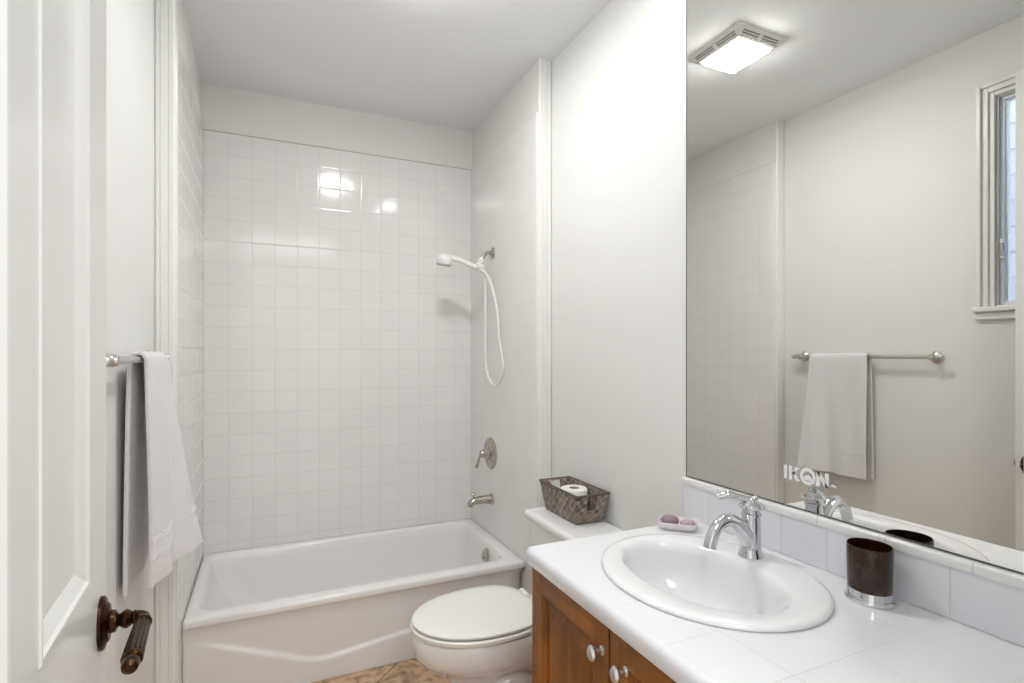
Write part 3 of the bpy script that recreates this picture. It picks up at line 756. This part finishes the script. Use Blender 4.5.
# ---------------------------------------------------------------- faucet
FX, FY, FZ = 1.068, .944, CT+.0095
t = thing('sink_faucet', 'chrome single-lever faucet with arched spout on the oval sink', 'faucet', (FX, FY, FZ))
bm = bmesh.new(); lathe(bm, [(.029, 0), (.0295, .003), (.0275, .007), (.0275, .012), (.0255, .015), (.0245, .022), (.021, .025)], (FX, FY, FZ), (0, 0, 1), 36)
link_bm('base_flange', bm, chrome, t, smooth=True)
bm = bmesh.new(); lathe(bm, [(.0235, .022), (.0225, .05), (.0215, .080), (.0205, .098), (.0235, .100), (.0235, .104), (.020, .107), (.0195, .116)], (FX, FY, FZ), (.02, 0, 1), 32)
link_bm('column', bm, chrome, t, smooth=True)
bm = bmesh.new(); tube(bm, [(FX+.002, FY, FZ+.022), (FX-.020, FY, FZ+.055), (FX-.050, FY, FZ+.086), (FX-.084, FY, FZ+.097), (FX-.112, FY, FZ+.083), (FX-.128, FY, FZ+.052), (FX-.131, FY, FZ+.040)], [.019, .0205, .0180, .0155, .0142, .0138, .0145], 24)
link_bm('spout', bm, chrome, t, smooth=True)
bm = bmesh.new(); lathe(bm, [(.0195, .113), (.0275, .117), (.0295, .121), (.0275, .127), (.019, .132), (.013, .135), (.0135, .138), (.010, .142), (.003, .144)], (FX+.002, FY, FZ), (.02, 0, 1), 32)
link_bm('handle_hub', bm, chrome, t, smooth=True)
bm = bmesh.new(); tube(bm, [(FX+.012, FY-.009, FZ+.145), (FX+.002, FY, FZ+.138), (FX-.024, FY+.017, FZ+.143), (FX-.042, FY+.031, FZ+.147), (FX-.060, FY+.045, FZ+.139)], [.0055, .0085, .0075, .0105, .0075], 16)
link_bm('lever', bm, chrome, t, smooth=True)

# ---------------------------------------------------------------- tumbler
cx_, cy_ = 1.117, .692
t = thing('tumbler', 'dark brown round tumbler with chrome base on the counter', 'cup', (cx_, cy_, CT))
U = (.30, .954, 0)
A_, B_ = .98, .90
bm = bmesh.new(); lathe(bm, [(.047, 0), (.0475, .004), (.045, .008), (.045, .011), (.0435, .015), (.0425, .022), (.042, .024)], (cx_, cy_, CT), (0, 0, 1), 44, A_, B_, u=U)
link_bm('cup_base', bm, chrome, t, smooth=True)
bm = bmesh.new(); lathe(bm, [(.0415, .024), (.042, .027), (.0435, .110), (.0425, .112), (.041, .111), (.0395, .030), (.001, .029)], (cx_, cy_, CT), (0, 0, 1), 44, A_, B_, u=U)
link_bm('cup_body', bm, brown_m, t, smooth=True, angle=50)

# ---------------------------------------------------------------- soap dish with two soaps
dc = Vector((1.074, 1.204, CT)); da = math.atan2(-.70, .714)
DD = Matrix.Translation(dc) @ Matrix.Rotation(da, 4, 'Z')
bm = bmesh.new()
def dr(a, b, r, z): return [DD @ p for p in rrect(-a, a, -b, b, r, z, 5)]
loft(bm, [dr(.043, .028, .010, 0), dr(.052, .036, .010, .012), dr(.056, .040, .012, .022), dr(.0535, .0375, .011, .0225), dr(.0495, .0335, .010, .012), dr(.042, .027, .01, .006)], True, True)
o = link_bm('soap_dish', bm, plain('blush_ceramic', (.84, .80, .81), .25), None, smooth=True, angle=60); tag(o, 'small blush white ceramic soap dish at the far end of the counter', 'soap dish')
for (lx, ly, m, lab, r) in ((-.022, .0, soap1, 'darker mauve soap in the dish, farther from the faucet', (.026, .019, .0145)), (.027, -.002, soap2, 'paler pink soap in the dish, nearer the faucet', (.022, .018, .011))):
    bm = bmesh.new(); bmesh.ops.create_uvsphere(bm, u_segments=24, v_segments=14, radius=1)
    for v in bm.verts:
        c = v.co; v.co = DD @ Vector((lx+c.x*r[0]*(1+.08*c.y), ly+c.y*r[1], .0065+r[2]+c.z*r[2]*(1+.1*c.x)))
    tag(link_bm('soap_bar', bm, m, None, smooth=True, angle=180), lab, 'soap')

# ---------------------------------------------------------------- mirror and its lettering
MX = 1.1836; MY1 = 1.290; MZ0, MZ1 = .9425, 2.56
t = thing('wall_mirror', 'large frameless wall mirror above the vanity backsplash', 'mirror', (MX, .77, MZ0))
link_bm('mirror_glass', B((MX, XR-.0005, YF+.004, MY1-.003, MZ0+.0012, MZ1)), mirror_m, t)
link_bm('mirror_channel', B((MX-.0015, XR-.0005, YF+.004, MY1, MZ0-.001, MZ0+.0012)), black_m, t)
link_bm('mirror_edge', B((MX-.0006, XR-.0005, MY1-.003, MY1, MZ0+.002, MZ1)), plain('dark_glass_edge', (.12, .12, .11), .2), t)
# white vinyl lettering stuck to the glass: reads from far to near (towards -y)
def glyph(polys, y_left, w, z0, h):
    bm = bmesh.new()
    for P in polys:
        f = lambda d: (lambda a, b: Vector((MX-d, y_left-a*w, z0+b*h)))
        extrude_poly(bm, P, f(.0002), f(.0008))
    return bm
t = thing('mirror_lettering', 'white IKON lettering with mountain peak in the O on the mirror', 'decal', (MX-.0005, .875, H-.3))
LZ0 = H-.311; LH = .033
def bar(a0, a1, b0=0, b1=1): return [(a0, b0), (a1, b0), (a1, b1), (a0, b1)]
link_bm('letter_I', glyph([bar(0, 1)], .943, .0085, LZ0, LH), vinyl, t)
link_bm('letter_K', glyph([bar(0, .30), [(.22, .42), (.62, 1), (1, 1), (.52, .42)], [(.28, .56), (.62, .0), (1.02, 0), (.54, .68)]], .929, .029, LZ0, LH), vinyl, t)
bm = bmesh.new()
n = 40; cyo, czo, ro, ri = .8785, LZ0+LH/2, .0205, .0125
for d0 in (0,):
    rr = []
    for rad, d in ((ro, .0002), (ro, .0008), (ri, .0008), (ri, .0002), (ro, .0002)):
        rr.append([Vector((MX-d, cyo+rad*math.cos(2*PI*k/n), czo+rad*math.sin(2*PI*k/n))) for k in range(n)])
    loft(bm, rr, False, False)
extrude_poly(bm, [(-1, -.75), (-.95, -.35), (-.35, .25), (-.1, .0), (.15, .45), (.85, -.35), (1, -.75)], lambda a, b: Vector((MX-.0002, cyo-a*.0125, czo+b*.0125)), lambda a, b: Vector((MX-.0008, cyo-a*.0125, czo+b*.0125)))
link_bm('letter_O', bm, vinyl, t)
link_bm('letter_N', glyph([bar(0, .29), bar(.71, 1), [(.0, 1), (.32, 1), (1, 0), (.68, 0)]], .8555, .030, LZ0, LH), vinyl, t)
link_bm('tick_mark', glyph([[(0, .16), (.4, .34), (1, .24), (1, .12), (.4, .18)]], .8215, .014, LZ0, LH), vinyl, t)

# ---------------------------------------------------------------- exhaust fan light on the ceiling (seen in the mirror)
fx0, fx1, fy0, fy1 = .355, .635, 1.585, 1.885
t = thing('fan_light', 'square white ceiling exhaust fan with lit lens and slotted sides', 'ceiling light', ((fx0+fx1)/2, (fy0+fy1)/2, ZC))
bm = bmesh.new()
def fr(m, z): return [Vector(p) for p in ((fx0+m, fy0+m, z), (fx1-m, fy0+m, z), (fx1-m, fy1-m, z), (fx0+m, fy1-m, z))]
loft(bm, [fr(0, ZC), fr(0, ZC-.005), fr(.010, ZC-.008), fr(.038, ZC-.030), fr(.042, ZC-.030)])
link_bm('grille_housing', bm, white_p, t)
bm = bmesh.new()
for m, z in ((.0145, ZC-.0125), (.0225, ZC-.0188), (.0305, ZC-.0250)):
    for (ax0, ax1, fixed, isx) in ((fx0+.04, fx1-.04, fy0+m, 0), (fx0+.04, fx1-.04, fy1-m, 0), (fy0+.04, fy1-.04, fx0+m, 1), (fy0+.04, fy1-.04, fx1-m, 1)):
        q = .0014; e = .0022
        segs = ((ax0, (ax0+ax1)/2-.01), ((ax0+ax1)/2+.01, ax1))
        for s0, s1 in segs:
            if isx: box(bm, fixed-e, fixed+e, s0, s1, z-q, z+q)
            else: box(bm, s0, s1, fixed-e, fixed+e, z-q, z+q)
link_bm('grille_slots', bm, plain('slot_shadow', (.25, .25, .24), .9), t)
bm = bmesh.new()
loft(bm, [rrect(fx0+.044, fx1-.044, fy0+.044, fy1-.044, .012, ZC-.0302), rrect(fx0+.044, fx1-.044, fy0+.044, fy1-.044, .012, ZC-.036), rrect(fx0+.05, fx1-.05, fy0+.05, fy1-.05, .012, ZC-.041)])
link_bm('lens', bm, lens_m, t)

# ---------------------------------------------------------------- small flush light over the vanity
t = thing('flush_ceiling_light', 'small round flush dome light on the ceiling over the vanity', 'ceiling light', (1.0, 1.12, ZC))
bm = bmesh.new(); lathe(bm, [(.072, 0), (.072, .006), (.064, .012), (.052, .012)], (1.0, 1.12, ZC), (0, 0, -1), 40); link_bm('trim_ring', bm, white_p, t, smooth=True)
bm = bmesh.new(); lathe(bm, [(.050, .0125), (.048, .019), (.040, .027), (.024, .032), (.005, .034)], (1.0, 1.12, ZC), (0, 0, -1), 40); link_bm('dome', bm, dome_m, t, smooth=True)
